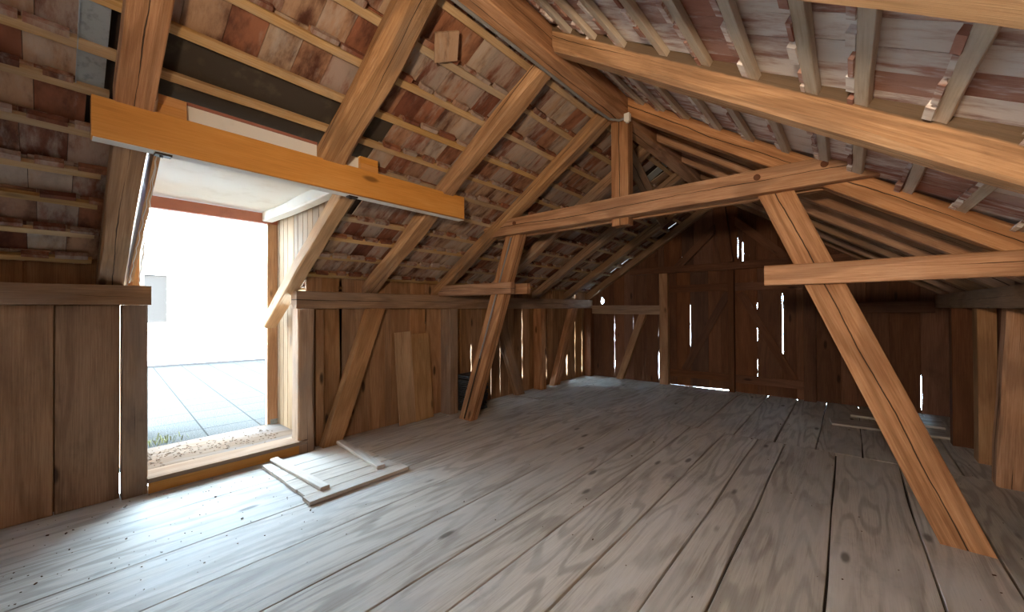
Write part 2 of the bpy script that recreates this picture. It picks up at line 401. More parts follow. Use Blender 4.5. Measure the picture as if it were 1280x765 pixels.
def seams(a, b, lo, hi, fixed=(), rs=1):
    r = random.Random(rs); out = [a]; fx = sorted(f for f in fixed if a < f < b)+[b]
    for f in fx:
        d = f-out[-1]; n = max(1, round(d/((lo+hi)/2)))
        base = out[-1]; cuts = sorted([(k+r.uniform(-.22, .22))/n for k in range(1, n)])
        out += [base+d*c for c in cuts]+[f]
    return out
def left_wall():
    mb = MB()
    # before the door: wide boards, set to the front
    plank_wall(mb, (-4.15, 0, 0), (0, 1, 0), (-1, 0, 0), [YB, -1.6, -1.2, -.78, -.36, .0325], lambda s: 1.44)
    plank_wall(mb, (-4.15, 0, 0), (0, 1, 0), (-1, 0, 0), [.0385, .357], lambda s: 1.44)
    plank_wall(mb, (-4.22, 0, 0), (0, 1, 0), (-1, 0, 0), [YB, -1.3, -.6, -.1, .36], lambda s: 1.80)
    # beyond the door
    sl = [(4.04, .40, .90, .014), (4.46, .04, .5, .008), (4.67, .04, .85, .008), (5.23, .20, 1.42, .014), (5.93, .12, .55, .013), (5.93, .8, 1.0, .006), (6.62, .08, .98, .03), (6.93, .08, 1.4, .013), (7.2, .08, .95, .018), (7.33, 1.25, 1.36, .02),
          (3.22, 1.20, 1.245, .03), (2.08, 1.615, 1.65, .05), (3.22, 1.615, 1.645, .03), (6.93, 1.6, 1.68, .10)]
    sl = [(a, b, c, d*1.7 if b < 1.3 else d) for a, b, c, d in sl]
    ed = seams(1.72, YG+.02, .17, .27, [1.88, 2.08, 2.42, 2.62, 2.70, 2.98, 3.22, 3.46]+sorted(set(s[0] for s in sl)), 3)
    def top(s): return 1.795
    plank_wall(mb, (XL, 0, 0), (0, 1, 0), (-1, 0, 0), ed, top, slits=sl)
    return struct('wall_left', mb, M['wallplank'])
left_wall()
def gable_wall():
    mb = MB()
    sl = [(-3.62, .05, 1.26, .014), (-3.22, .75, 1.26, .007), (-2.73, .05, .62, .014), (-2.73, .85, 1.02, .01), (-1.33, 2.12, 2.5, .022), (-1.40, 2.2, 2.60, .010), (.72, .04, .50, .014), (-3.9, 1.49, 1.62, .09), (-2.3, 2.16, 2.36, .012)]
    def top(s): return min(zl(min(s, -1.6))+.10, zr(max(s, -1.6))+.10)+.15
    e1 = seams(XL-.03, -2.62, .2, .3, [-3.9, -3.62, -3.22, -2.73], 5)
    plank_wall(mb, (0, YG, 0), (1, 0, 0), (0, 1, 0), e1, top, slits=sl, zbot=-.02)
    e2 = seams(-2.62, -.40, .2, .28, [-2.3, -1.6, -1.40, -1.33], 8)
    plank_wall(mb, (0, YG, 0), (1, 0, 0), (0, 1, 0), e2, top, slits=sl, zbot=2.04)
    e3 = seams(-.40, XR+.03, .2, .3, [.42, .72], 6)
    plank_wall(mb, (0, YG, 0), (1, 0, 0), (0, 1, 0), e3, top, slits=sl, zbot=-.02)
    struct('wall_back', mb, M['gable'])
gable_wall()
def barn_gate():
    for n, (x0, x1, fixed, sl, sg) in enumerate(((-2.62, -1.487, [-2.16, -1.86], [(-2.16, .69, 1.50, .010)], 1), (-1.486, -.40, [-1.13, -.79], [(-1.13, .85, 1.15, .013), (-1.13, .2, .6, .006), (-1.13, 1.38, 1.5, .012), (-.79, .62, 1.62, .014)], -1)), 1):
        g = empty('door_%d' % n, ((x0+x1)/2, YG, 0), None, None); g['kind'] = 'structure'
        tag(g, ('plank leaf of the dark gable gate, rising brace to its right top' if n == 1 else 'plank leaf of the dark gable gate with the long bright slit'), 'gate')
        mb = MB(); plank_wall(mb, (0, YG+.002, 0), (1, 0, 0), (0, 1, 0), seams(x0, x1, .2, .28, fixed, 11+n), lambda s: 2.05, slits=sl, zbot=(lambda s: -.002+.019*min(1, max(0, (s+2.15)/.6))) if n == 1 else (lambda s: -.01))
        mb.build('boards', M['gable'], parent=g)
        for z in (.22, 1.75): timber('ledger', None, None, (x0+.04, YG-.005, z), (x1-.04, YG-.005, z), .03, .13, M['gable'], parent=g, wane=.004)
        a, b = (x0+.36, .28), (x1-.06, 1.66)
        if sg < 0: a, b = (x1-.25, .28), (x0+.12, 1.66)
        timber('brace', None, None, (a[0], YG-.005, a[1]), (b[0], YG-.005, b[1]), .026, .12, M['gable'], parent=g, up=(0, 0, 1), wane=.004)
barn_gate()
def other_walls():
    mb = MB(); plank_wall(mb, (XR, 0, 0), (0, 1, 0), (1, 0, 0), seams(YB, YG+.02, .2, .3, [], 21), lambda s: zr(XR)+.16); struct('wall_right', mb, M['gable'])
    mb = MB()
    plank_wall(mb, (0, YB, 0), (1, 0, 0), (0, -1, 0), seams(XL-.03, XR+.03, .2, .3, [], 22), lambda s: min(zl(min(s, -1.6))+.12, zr(max(s, -1.6))+.12)); struct('wall_front', mb, M['wallplank'])
other_walls()

# ---------------------------------------------------------------- roof: tiles, laths
LB = [-1.82, -2.06, -2.28, -2.51, -2.73, -2.93, -3.16, -3.42, -3.64, -3.89, -4.13, -4.36]
RB = [-1.40, -1.22, -1.02, -.78, -.56, -.34, -.12, .045, .27, .50, .72, .94, 1.14]
VOFF = .142
def tiles(side):
    mb = MB(); X = LB if side < 0 else RB; zf = zl if side < 0 else zr; nn, dd = (nL, dL) if side < 0 else (nR, dR)
    r = random.Random(31+side)
    xs = ([-1.62] if side < 0 else [-1.58])+X
    for i, x in enumerate(xs):
        nx = xs[i+1] if i+1 < len(xs) else x+side*.24
        length = abs(nx-x)/abs(dd.x)+.075
        y = YB-.05+r.uniform(0, .17)
        while y < YG-.17:
            wd = .172+r.uniform(-.004, .004)
            hole = side < 0 and ((x < -2.45 and y+wd > .36 and y < 1.63))
            if side < 0 and x <= -2.45 and x > -2.95 and y < .20 and y > .08: hole = True
            if side < 0 and i == 1 and 5.1 < y+wd/2 < 5.32: hole = True
            if not hole:
                p = Vector((x, y, zf(x)+VOFF))+nn*.030-dd*.035
                tilt = .026 if i else .02
                jit = r.uniform(-.008, .008)
                a = dd*(length+jit)+nn*tilt
                mb.obox(p+dd*jit, a, Vector((0, wd-.0028, 0)), nn*.014, tone=(r.random()))
                if i and r.random() < .93:   # the nib that hooks over the lath, with lumps of mortar
                    w2 = wd*r.uniform(.55, .92); ln = r.uniform(.020, .040) if side < 0 else r.uniform(.016, .034); q = Vector((x, y+(wd-w2)*r.random(), zf(x)+VOFF))-dd*(.026+ln)+nn*r.uniform(-.004, .006)
                    mb.obox(q-nn*.006, dd*ln, Vector((0, w2, r.uniform(-.006, .006))), nn*(.036 if side < 0 else .027), tone=r.random()*.45)
            y += wd
    o = struct('ceiling_left' if side < 0 else 'ceiling_right', mb, M['tile_left'] if side < 0 else M['tile_right'])
    # unseen slab added to keep sky light out of the gaps between tiles
    mb = MB()
    def slab(y0, y1, x0, x1):
        a = Vector((x0, y0, zf(x0)+.262)); b = Vector((x1, y0, zf(x1)+.262)); mb.obox(a, b-a, (0, y1-y0, 0), nn*.02)
    if side < 0:
        slab(YB-.1, .40, -1.60, -4.62); slab(1.76, YG+.2, -1.60, -4.62); slab(.40, 1.76, -1.60, -2.62)
    else: slab(YB-.1, YG+.2, -1.60, 1.4)
    struct('roof_light_block', mb, M['outer'])
tiles(-1); tiles(1)
ordw = ['first', 'second', 'third', 'fourth', 'fifth', 'sixth', 'seventh', 'eighth', 'ninth', 'tenth', 'eleventh', 'twelfth', 'thirteenth']
def lath(x, y0, y1, side, label, group, wd=.05):
    zf, nn, dd = (zl, nL, dL) if side < 0 else (zr, nR, dR)
    p = Vector((x, 0, zf(x)+VOFF))+nn*.015
    timber('roof_batten', label, 'batten', p+Vector((0, y0, 0)), p+Vector((0, y1, 0)), wd, .03, M['batten'] if side < 0 else M['batten_pale'], group=group, up=nn, wane=.003, wob=.011, step=.22)
for i, x in enumerate(LB):
    if x > -2.8: lath(x, YB, YG, -1, 'pale roof lath on the left slope, %s down from the ridge beam' % ordw[i], 'laths of the left slope')
    else:
        if i < 11: lath(x, YB, .21, -1, 'roof lath left of the doorway, %s down from the end of the orange trimmer' % ordw[i-5], 'laths of the left slope')
        lath(x, 1.66 if i > 5 else 1.5, YG, -1, 'roof lath right of the doorway, %s down below the dark felt panel' % ordw[i-5], 'laths of the left slope')
for i, x in enumerate(RB):
    lath(x, YB, YG, 1, 'whitish roof lath on the right slope, %s down from the ridge beam' % ordw[i], 'laths of the right slope', .052)

# ---------------------------------------------------------------- main timbers
timber('ridge_beam', 'thick brown ridge beam running along the roof peak', 'beam', (-1.605, YB+.03, 3.235), (-1.605, YG-.02, 3.235), .15, .21, M['timber'], wane=.012)
RW = .12
def rafter(side, y0, y1, xe0, xe1, label, m=None, depth=.12, wane=.012, cut1=None, tip=True, **k):
    zf, nn, dd = (zl, nL, dL) if side < 0 else (zr, nR, dR)
    a = Vector((xe0, (y0+y1)/2, zf(xe0)))+nn*(depth/2); b = Vector((xe1, (y0+y1)/2, zf(xe1)))+nn*(depth/2)
    # keep the ends plumb
    a -= dd*((a.x-xe0)/dd.x); b -= dd*((b.x-xe1)/dd.x)
    return timber('rafter', label, 'rafter', a, b, y1-y0, depth, m or M['rafter'], group='rafters of the left slope' if side < 0 else 'rafters of the right slope', up=nn, wane=wane, cut0=(1, 0, 0), cut1=cut1 or (1, 0, 0), wob=.008, **k)
xr0 = -1.69
GL = 'rafters of the left slope'
rafter(-1, -.95, -.80, xr0, -4.5, 'rafter of the left slope on the near side of the split one')
rafter(-1, .22, .37, xr0, -2.86, 'split orange rafter standing on the left end of the orange trimmer', M['cracked'], depth=.13)
rafter(-1, .235, .375, -2.74, -4.5, 'cracked grey brown rafter beside the doorway, below the orange trimmer', M['old'], depth=.13)
rafter(-1, 1.24, 1.44, xr0, -2.86, 'broad light brown rafter landing mid-way on the orange trimmer', wane=.045, depth=.135)
rafter(-1, 1.50, 1.62, -2.95, -4.78, 'white-lit rafter slanting down past the doorway from the orange trimmer', M['board'], depth=.12, cut1=(1, 0, .3))
rafter(-1, 2.32, 2.50, xr0, -4.5, 'waney rafter meeting the right end of the orange trimmer', wane=.05)
rafter(-1, 3.33, 3.47, xr0, -4.5, 'left slope rafter clamped by the tie beam at its left end', wane=.022)
rafter(-1, 4.30, 4.45, xr0, -4.5, 'left slope rafter seen just behind the hanging king post', wane=.02)
rafter(-1, 5.50, 5.65, xr0, -4.5, 'left slope rafter second from the gable wall, below the tie beam', M['old'], wane=.02)
rafter(-1, 6.50, 6.64, xr0, -4.5, 'left slope rafter nearest to the gable rafter', M['old'], wane=.02)
rafter(-1, 7.34, 7.455, xr0, -4.5, 'gable rafter against the plank gable on the left slope', M['old'], wane=.015)
x0r = -1.52
rafter(1, .05, .17, x0r, 1.3, 'right slope rafter above the viewer, nearest of all')
rafter(1, 1.14, 1.28, x0r, 1.3, 'pale cream rafter crossing the top right corner', M['board'], wane=.012)
rafter(1, 2.22, 2.36, x0r, 1.3, 'heavy rafter with a dark waney upper edge across the right slope', M['barky'], wane=.035, depth=.175)
rafter(1, 3.43, 3.55, x0r, 1.3, 'cracked orange rafter gripped by the right end of the tie beam', M['cracked'], wane=.012, depth=.145)
rafter(1, 4.14, 4.26, x0r, 1.3, 'right slope rafter first behind the tie beam', M['timber'], depth=.13)
rafter(1, 4.95, 5.07, x0r, 1.3, 'right slope rafter second behind the tie beam', M['timber'], depth=.13)
rafter(1, 5.75, 5.87, x0r, 1.3, 'right slope rafter third behind the tie beam', M['old'], depth=.13)
rafter(1, 6.60, 6.72, x0r, 1.3, 'right slope rafter last before the gable pair', M['old'], depth=.13)
rafter(1, 7.34, 7.455, x0r, 1.3, 'gable rafter against the plank gable on the right slope', M['old'], wane=.015)
timber('wind_brace', 'dark diagonal board under the rafters beside the ridge, far half', 'brace', (-1.74, 3.75, 3.085), (-2.25, 6.45, 2.76), .15, .03, M['old'], up=nL)

# wall plates and posts of the left wall
timber('wall_plate', 'short beam end left of the doorway, on the plank wall', 'beam', (-4.17, YB+.02, 1.512), (-4.17, .525, 1.512), .15, .145, M['old'], wane=.006)
timber('wall_plate', 'long cracked beam right of the doorway on the left wall posts', 'beam', (-4.165, 1.58, 1.497), (-4.165, YG-.03, 1.482), .13, .175, M['old'], wane=.008)
def post(x0, x1, y0, y1, z1, label, m=None, z0=0.0, name='post', **k):
    return timber(name, label, 'post', ((x0+x1)/2, (y0+y1)/2, z0), ((x0+x1)/2, (y0+y1)/2, z1), x1-x0, y1-y0, m or M['old'], group='wall posts', up=(0, 1, 0), **k)
post(-4.22, -4.09, .365, .505, 1.438, 'square post left of the doorway under the short beam end')
post(-4.23, -4.07, 1.585, 1.745, 1.408, 'round-edged post right of the doorway', wane=.03)
post(-4.21, -4.16, 1.79, 1.87, 1.40, 'thin upright plank just behind the round-edged doorway post', M['wallplank'])
post(-4.21, -4.02, 3.46, 3.60, 1.40, 'broad post between the leaning boards and the propped strut', M['old'])
post(-4.21, -4.03, 5.52, 5.66, 1.40, 'reddish post on the left wall beyond the strut', M['timber'])
post(-4.21, -4.06, 7.28, 7.41, 1.40, 'corner post where left wall and gable meet', M['gable'])
def wbrace(ya, yb, label, w=.17, m=None, x=-4.125, th=.11):
    p0 = Vector((x, ya, .0)); p1 = Vector((x, yb, 1.405))
    return timber('knee_brace', label, 'brace', p0, p1, th, w, m or M['old'], group='wall braces', up=(0, 1, 0), cut0=(0, 0, 1), cut1=(0, 0, 1), wane=.006)
wbrace(1.91, 2.42, 'slanting brace between the doorway post and the leaning boards', .185, M['wallplank'], x=-4.10)
wbrace(5.02, 4.48, 'brace on the left wall leaning back towards the strut', .17)
wbrace(6.05, 6.70, 'bright-edged brace on the left wall near the gable corner', .19, M['timber'])

# central truss: double tie beam, king post, struts, clamps
YF0, YF1 = 3.42, 3.54
def slab_beam(x0, x1, z0, z1, y0, y1, mat, name, label=None, cat=None, par=None, group=None, rake=(.0, .0), tone=None):
    return timber(name, label, cat, (x0, (y0+y1)/2, (z0+z1)/2), (x1, (y0+y1)/2, (z0+z1)/2), y1-y0, z1-z0, mat, group=group, parent=par, tone=tone, wane=.006, cut0=(1, 0, rake[0]), cut1=(1, 0, rake[1]))
def tie(y0, y1, label, pegs):
    t = slab_beam(-3.27, .10, 2.228, 2.403, y0, y1, M['cracked'], 'tie_beam', label, 'beam', group='pair of tie beams', rake=(.5, .95), tone=.12)
    if pegs:
        for (x, z) in ((-2.80, 2.34), (-.50, 2.345), (-.115, 2.35), (.045, 2.285)):
            mb = MB(); mb.tube([(x, y0-.010, z), (x, y0-.004, z), (x, y0+.03, z)], .022, 14)
            mb.build('peg', M['peg'], parent=t)
tie(3.34, 3.455, 'long orange tie beam with dark pegs crossing the attic', True)
tie(3.54, 3.60, 'rear tie beam plank hidden close behind the pegged one', False)
timber('king_post', 'short square post hanging from the ridge through the tie beam', 'post', (-1.60, 3.475, 2.165), (-1.60, 3.475, 3.128), .165, .105, M['cracked'], up=(0, 1, 0), wane=.004)
def strut(x0, x1, zt, label, w=.205):
    return timber('strut', label, 'strut', (x0, 3.48, 0), (x1, 3.48, zt), .115, w, M['cracked'], group='leaning truss struts', up=(1, 0, 0), cut0=(0, 0, 1), cut1=(0, 0, 1), wane=.004)
s1 = strut(-3.70, -2.83, 2.40, 'left leaning strut with a grey conduit in its groove')
s2 = strut(.51, -.465, 2.40, 'right leaning strut, cracked, with its foot near the viewer')
ax = (Vector((-2.83, 3.48, 2.40))-Vector((-3.70, 3.48, 0))).normalized()
c0 = Vector((-3.70, 3.412, 0))-Vector((.012, 0, 0))
mb = MB(); mb.tube([c0+ax*.85, c0+ax*1.3, c0+ax*2.35], .009, 8); tag(mb.build('conduit', M['cable']), 'thin grey conduit clipped to the left leaning strut', 'conduit')
mb = MB(); mb.obox(c0+ax*.02+Vector((-.010, .004, 0)), ax*.86, (.02, 0, -.006), (0, .003, 0)); q = mb.build('groove', M['under'], parent=s1)
slab_beam(-4.12, -2.86, 1.57, 1.70, 3.34, 3.41, M['timber'], 'clamp_beam', 'short clamp beam from the left wall to the left strut, front side', 'beam', group='clamp beams')
slab_beam(-4.12, -2.79, 1.57, 1.69, 3.55, 3.61, M['timber'], 'clamp_beam', 'rear clamp beam whose end shows behind the left strut', 'beam', group='clamp beams')
slab_beam(-.46, .98, 1.56, 1.70, 3.335, 3.412, M['timber'], 'clamp_beam', 'reddish clamp beam from the right strut to the right wall', 'beam', group='clamp beams')

# trimmer over the doorway
t = MB(); beam_mb(t, (-2.835, .14, 2.352), (-2.835, 2.59, 2.365), .075, .205, wane=.003, wob=.0015)
hd = t.build('trimmer_beam', M['planed'], origin=(-2.835, .14, 2.25), smooth=32); tag(hd, 'orange planed trimmer beam hung under the rafters above the doorway', 'beam')
mb = MB(); mb.box((-2.873, .145, 2.247), (-2.797, 2.585, 2.2495), 1); mb.build('painted_underside', M['white'], parent=hd)['label'] = 'white painted underside'
for y, lb in ((.395, 'small iron clip under the left end of the orange trimmer'), (1.47, 'small iron clip under the orange trimmer by the white-lit rafter')):
    mb = MB(); mb.box((-2.86, y-.02, 2.236), (-2.81, y+.05, 2.2465)); mb.box((-2.85, y+.0, 2.229), (-2.83, y+.015, 2.236)); tag(mb.build('clip', M['iron']), lb, 'clip')
for (y0, y1, lb) in ((.385, .51, 'orange wood block on the trimmer by the split rafter'), (1.555, 1.70, 'orange wood block on the trimmer right of the broad rafter')):
    mb = MB(); beam_mb(mb, (-2.86, y0, 2.493), (-2.86, y1, 2.493), .06, .055, wane=.002, wob=.001); beam_mb(mb, (-2.865, y0, 2.548), (-2.865, y1, 2.548), .06, .052, wane=.002, wob=.001)
    tag(mb.build('packing_block', M['planed']), lb, 'block')

# ---------------------------------------------------------------- dormer over the doorway
def dormer():
    mb = MB(); z0, z1 = 2.487, 2.505
    mb.box((-5.05, .42, z0), (-2.90, 1.72, z1)); mb.box((-2.885, .515, 2.44), (-2.865, 1.24, 2.565)); mb.box((-2.885, 1.44, 2.44), (-2.865, 1.553, 2.565))
    struct('ceiling', mb, M['white'])
    mb = MB(); mb.obox((-2.60, .30, 2.80), (-2.75, 0, -.14), (0, 1.55, 0), (0, 0, .03)); struct('roof_light_block', mb, M['outer'])
    mb = MB(); mb.box((-2.895, .515, 2.566), (-2.855, 1.24, 2.582)); struct('trim_1', mb, M['redwood'])
    mb = MB()
    def top(s): return 2.487
    for (a, b) in zip(seams(-4.99, -2.80, .10, .15, [], 41)[:-1], seams(-4.99, -2.80, .10, .15, [], 41)[1:]):
        zb = .06 if b < -4.26 else zl(a)+.17
        if zb > 2.4: continue
        zb2 = .06 if b < -4.26 else zl(b)+.17
        mb.prism([(a, 1.70, zb), (b, 1.70, min(zb2, 2.48)), (b, 1.70, 2.486), (a, 1.70, 2.486)], (0, .025, 0), (0, 0, 1), chamfer=.006)
    struct('wall_dormer_right', mb, M['cheek'])
    mb = MB()
    mb.prism([(-5.0, .44, .06), (-4.26, .44, .06), (-4.26, .44, zl(-4.26)+.1), (-2.9, .44, 2.45), (-5.0, .44, 2.48)], (0, -.03, 0), (0, 0, 1)); struct('wall_dormer_left', mb, M['planed'])
    f = empty('door_3', (-4.98, 1.1, .1), None, None); f['kind'] = 'structure'; tag(f, 'open doorway frame leading to the bright terrace', 'doorway')
    timber('jamb', None, None, (-4.98, 1.655, .10), (-4.98, 1.655, 2.36), .07, .11, M['wallplank'], parent=f, up=(0, 1, 0), wane=.003)
    timber('jamb', None, None, (-4.98, .50, .10), (-4.98, .50, 2.36), .07, .11, M['wallplank'], parent=f, up=(0, 1, 0), wane=.003)
    timber('lintel', None, None, (-4.98, .44, 2.417), (-4.98, 1.715, 2.417), .08, .11, M['redwood'], parent=f, wane=.003)
    mb = MB(); mb.box((-4.943, 1.63, .10), (-4.935, 1.70, .17)); mb.box((-4.945, 1.63, .10), (-4.89, 1.70, .106)); mb.build('metal_bracket', M['zinc'], parent=f)
    timber('stringer', 'whitish ceiling joist along the right edge of the white dormer ceiling', 'beam', (-4.93, 1.60, 2.43), (-2.88, 1.60, 2.43), .10, .108, M['white'], wane=.012, wob=.012)
    # threshold
    th = empty('threshold', (-4.5, 1.1, 0), 'wooden door threshold step strewn with dry leaves', 'threshold')
    mb = MB(); beam_mb(mb, (-4.155, .50, .108), (-4.155, 1.66, .108), .24, .034, wane=.003); mb.build('nosing_board', M['nosing'], parent=th)
    mb = MB(); beam_mb(mb, (-4.62, .47, .104), (-4.62, 1.70, .104), .68, .03, wane=.003); mb.build('sill_board', M['sill'], parent=th)
    mb = MB(); beam_mb(mb, (-4.085, .508, .045), (-4.085, 1.63, .045), .03, .09, wane=.003); mb.build('riser', M['planed'], parent=th)['label'] = 'orange brown riser'
    # leaf litter
    mb = MB(); r = random.Random(5)
    for k in range(240):
        u = r.random()**1.6; y = .56+u*1.0; x = -4.62+.28*r.gauss(0, .45)+.1*(y-.6); x = min(-4.3, max(-4.93, x))
        s = r.uniform(.006, .018); a = r.uniform(0, 6.28); z = .121+r.uniform(0, .006)
        d = Vector((math.cos(a), math.sin(a), r.uniform(-.3, .3)))*s; e = Vector((-math.sin(a), math.cos(a), r.uniform(-.3, .3)))*s*.6
        mb.obox(Vector((x, y, z)), d, e, (0, 0, .003))
    tag(mb.build('leaf_litter', M['dirt']), 'dry brown leaf litter scattered on the threshold boards', 'leaves', kind='stuff')
    # open outer door leaf, seen almost edge-on
    mb = MB(); mb.prism([(-5.06, .60, .08), (-5.95, .70, .08), (-5.95, .70, 2.02), (-5.06, .60, 2.10)], (0, -.04, 0), (0, 0, 1)); d = struct('door_4', mb, M['white'], 'white outer door leaf standing open beside the doorway', 'door')
    # string hanging along the rafter
    mb = MB(); pa = Vector((-4.075, .40, 1.60)); pb = Vector((-2.90, .395, 2.26)); pc = Vector((-4.06, .45, 1.60))
    for q0, q1 in ((pa, pb), (pc, pb)):
        mb.tube([q0.lerp(q1, k/24)+Vector((0, .004*math.sin(k*2.1), .004*math.cos(k*1.7))) for k in range(25)], .0028, 5)
    tag(mb.build('twine', M['string']), 'pale dusty twine strung along the grey rafter at the doorway', 'string')
dormer()
# felt panel and flashing in the tile field
mb = MB(); a = Vector((-2.47, .375, zl(-2.47)+.215)); b = Vector((-2.93, .375, zl(-2.93)+.215)); mb.obox(a, b-a, (0, 1.40, 0), nL*.012); tag(mb.build('felt_panel', M['felt']), 'dark brown felt panel between the laths above the trimmer', 'panel')
mb = MB(); a = Vector((-2.40, .09, zl(-2.40)+.172)); b = Vector((-2.94, .09, zl(-2.94)+.172)); mb.obox(a, b-a, (0, .10, 0), nL*.003); mb.obox(a, b-a, (0, .004, 0), -nL*.02)
tag(mb.build('flashing', M['zinc']), 'grey galvanized flashing strip between tiles left of the split rafter', 'flashing')
mb = MB(); a = Vector((-1.93, 1.55, zl(-1.93)+.10)); mb.obox(a, Vector((-.13, .10, -.085)), Vector((.075, .13, .045)), nL*.014, tone=.72); tag(mb.build('loose_tile', M['tile_left']), 'loose clay tile stuck askew behind the broad rafter near the ridge', 'tile')
def glass_tile():
    T = NT('frosted_glass'); T.b.inputs['Base Color'].default_value = (.55, .62, .64, 1); T.b.inputs['Roughness'].default_value = .5; T.b.inputs['Transmission Weight'].default_value = .35
    mb = MB(); a = Vector((-1.80, 5.13, zl(-1.80)+.185)); mb.obox(a, dL*.33, (0, .17, 0), nL*.008); tag(mb.build('glass_tile', T.m), 'pale glass roof tile high on the left slope behind the king post', 'tile')
glass_tile()

# ---------------------------------------------------------------- gable framing
yg = YG-.055
timber('gable_rail', 'long horizontal rail across the dark gable above the gate', 'beam', (-3.24, yg, 2.095), (.02, yg, 2.105), .10, .12, M['gable'], wane=.006)
timber('gable_rail', 'short weathered beam on the gable left of the gate post', 'beam', (-4.08, yg-.01, 1.375), (-2.66, yg-.01, 1.365), .11, .17, M['old'], wane=.006)
timber('gable_rail', 'dark beam on the gable right of the gate post', 'beam', (-.36, yg-.01, 1.40), (.84, yg-.01, 1.40), .11, .15, M['gable'], wane=.006)
def gpost(x0, x1, z0, z1, label, m, xt=0):
    return timber('gable_post', label, 'post', ((x0+x1)/2, yg-.005, z0), ((x0+x1)/2+xt, yg-.005, z1), x1-x0, .11, m, group='gable posts', up=(0, 1, 0), wane=.005)
gpost(-2.67, -2.52, 0, 2.035, 'reddish gate post left of the gable gate', M['wallplank'])
gpost(-.52, -.37, 0, 2.04, 'dark gate post right of the gable gate', M['gable'])
gpost(-1.53, -1.445, 0, 2.035, 'narrow centre post where the two gate leaves meet', M['gable'])
gpost(-1.63, -1.45, 2.16, 3.12, 'leaning dark post from the gable rail up to the ridge', M['gable'], -.12)
def gbrace(a, b, label, m, w=.12, c0=(0, 0, 1), c1=(0, 0, 1)):
    return timber('gable_brace', label, 'brace', (a[0], yg-.005, a[1]), (b[0], yg-.005, b[1]), .09, w, m, group='gable braces', up=(1, 0, 0), cut0=c0, cut1=c1, wane=.005)
gbrace((-3.47, 0), (-3.00, 1.285), 'slanting brace under the short gable beam left of the gate', M['wallplank'], .13)
gbrace((-2.33, 2.158), (-1.74, 2.74), 'strut rising from the gable rail to the leaning ridge post', M['gable'], .12, c1=(1, 0, 0))
gbrace((-.72, 2.165), (-1.42, 2.84), 'strut falling from the ridge post to the right gable rail', M['gable'], .12, c1=(1, 0, 0))

# ---------------------------------------------------------------- right wall framing
timber('wall_plate', 'grey beam along the top of the right wall posts', 'beam', (.915, YB+.02, 1.465), (.915, YG-.03, 1.47), .13, .16, M['old'], wane=.01)
post(.79, .97, 5.92, 6.06, 1.385, 'dark grey post on the right wall, farthest of three', M['gable'])
post(.875, .99, 5.40, 5.58, 1.385, 'tall plank-like post on the right wall between two others', M['wallplank'])
timber('post', 'orange post with a wavy pale edge on the right wall', 'post', (.935, 4.86, 0), (.975, 4.77, 1.385), .15, .16, M['timber'], group='wall posts', up=(0, 1, 0), wane=.02, wob=.02)
post(.89, .99, 3.40, 3.54, 1.385, 'right wall post at the end of the reddish clamp beam', M['wallplank'])

# ---------------------------------------------------------------- loose things
def hatch():
    h = empty('trapdoor_hatch', (-3.42, 1.64, 0), 'ledged wooden trapdoor cover lying on the floor by the doorway', 'hatch')
    xs = [-3.95, -3.72, -3.55, -3.42, -3.21, -3.055]; mb = MB()
    for i in range(5):
        d = random.uniform(-.004, .004)
        beam_mb(mb, ((xs[i]+xs[i+1])/2, 1.235+d, .019), ((xs[i]+xs[i+1])/2, 2.02+d*.6, .019), xs[i+1]-xs[i]-.005, .024, wane=.003, wob=.001)
    mb.build('board_panel', M['hatch'], parent=h, smooth=32)
    timber('edge_board', None, None, (-2.985, 1.215, .021), (-2.985, 2.04, .021), .125, .028, M['hatch'], parent=h, wane=.003)
    for (a, b) in (((-3.955, 1.335), (-3.035, 1.375)), ((-3.97, 1.945), (-3.07, 1.865))):
        timber('cleat', None, None, (a[0], a[1], .048), (b[0], b[1], .048), .07, .03, M['hatch'], parent=h, wane=.008, wob=.006)
hatch()
def lean_board(y0, y1, h, x, label, dy=0):
    mb = MB(); p0 = Vector((-4.125+x, (y0+y1)/2+dy, .004)); p1 = Vector((-4.175+x, (y0+y1)/2, h))
    beam_mb(mb, p0, p1, y1-y0, .02, up=(1, 0, 0), wane=.003, wob=.003)
    tag(mb.build('loose_board', M['board'], origin=p0, smooth=32), label, 'board', 'boards leaning on the left wall')
lean_board(2.70, 2.935, 1.12, .02, 'loose board leaning on the left wall, nearer the slanting brace', .04)
lean_board(2.94, 3.215, 1.09, .012, 'loose board leaning on the left wall, nearer the broad post', .04)
r = random.Random(3)
for k in range(9):
    z = .004+k*.055; mb = MB(); a = r.uniform(-.08, .08); c = Vector((-4.03+r.uniform(-.015, .015), 3.86+r.uniform(-.02, .02), z)); d = Vector((math.cos(a), math.sin(a), 0)); e = Vector((-math.sin(a), math.cos(a), 0))
    for q in range(2):
        beam_mb(mb, c-d*.13+Vector((0, 0, .012+q*.024)), c+d*.13+Vector((r.uniform(-.02, .02), 0, .012+q*.024)), .36-.02*q, .021, wane=.003, wob=.004)
    tag(mb.build('slate_tile', M['slate'], origin=c), 'dark slate pair in the stack behind the left strut, %s from the floor' % ordw[k], 'slate', 'stack of dark slates')
timber('loose_plank', 'long loose plank lying on the floor near the right gable corner', 'board', (-.18, 6.18, .016), (.80, 6.30, .016), .30, .024, M['floor'], wane=.003)
timber('loose_plank', 'raised floor board lying against the gable foot, right corner', 'board', (.02, 6.90, .018), (.84, 6.86, .018), .5, .028, M['floor'], wane=.003)
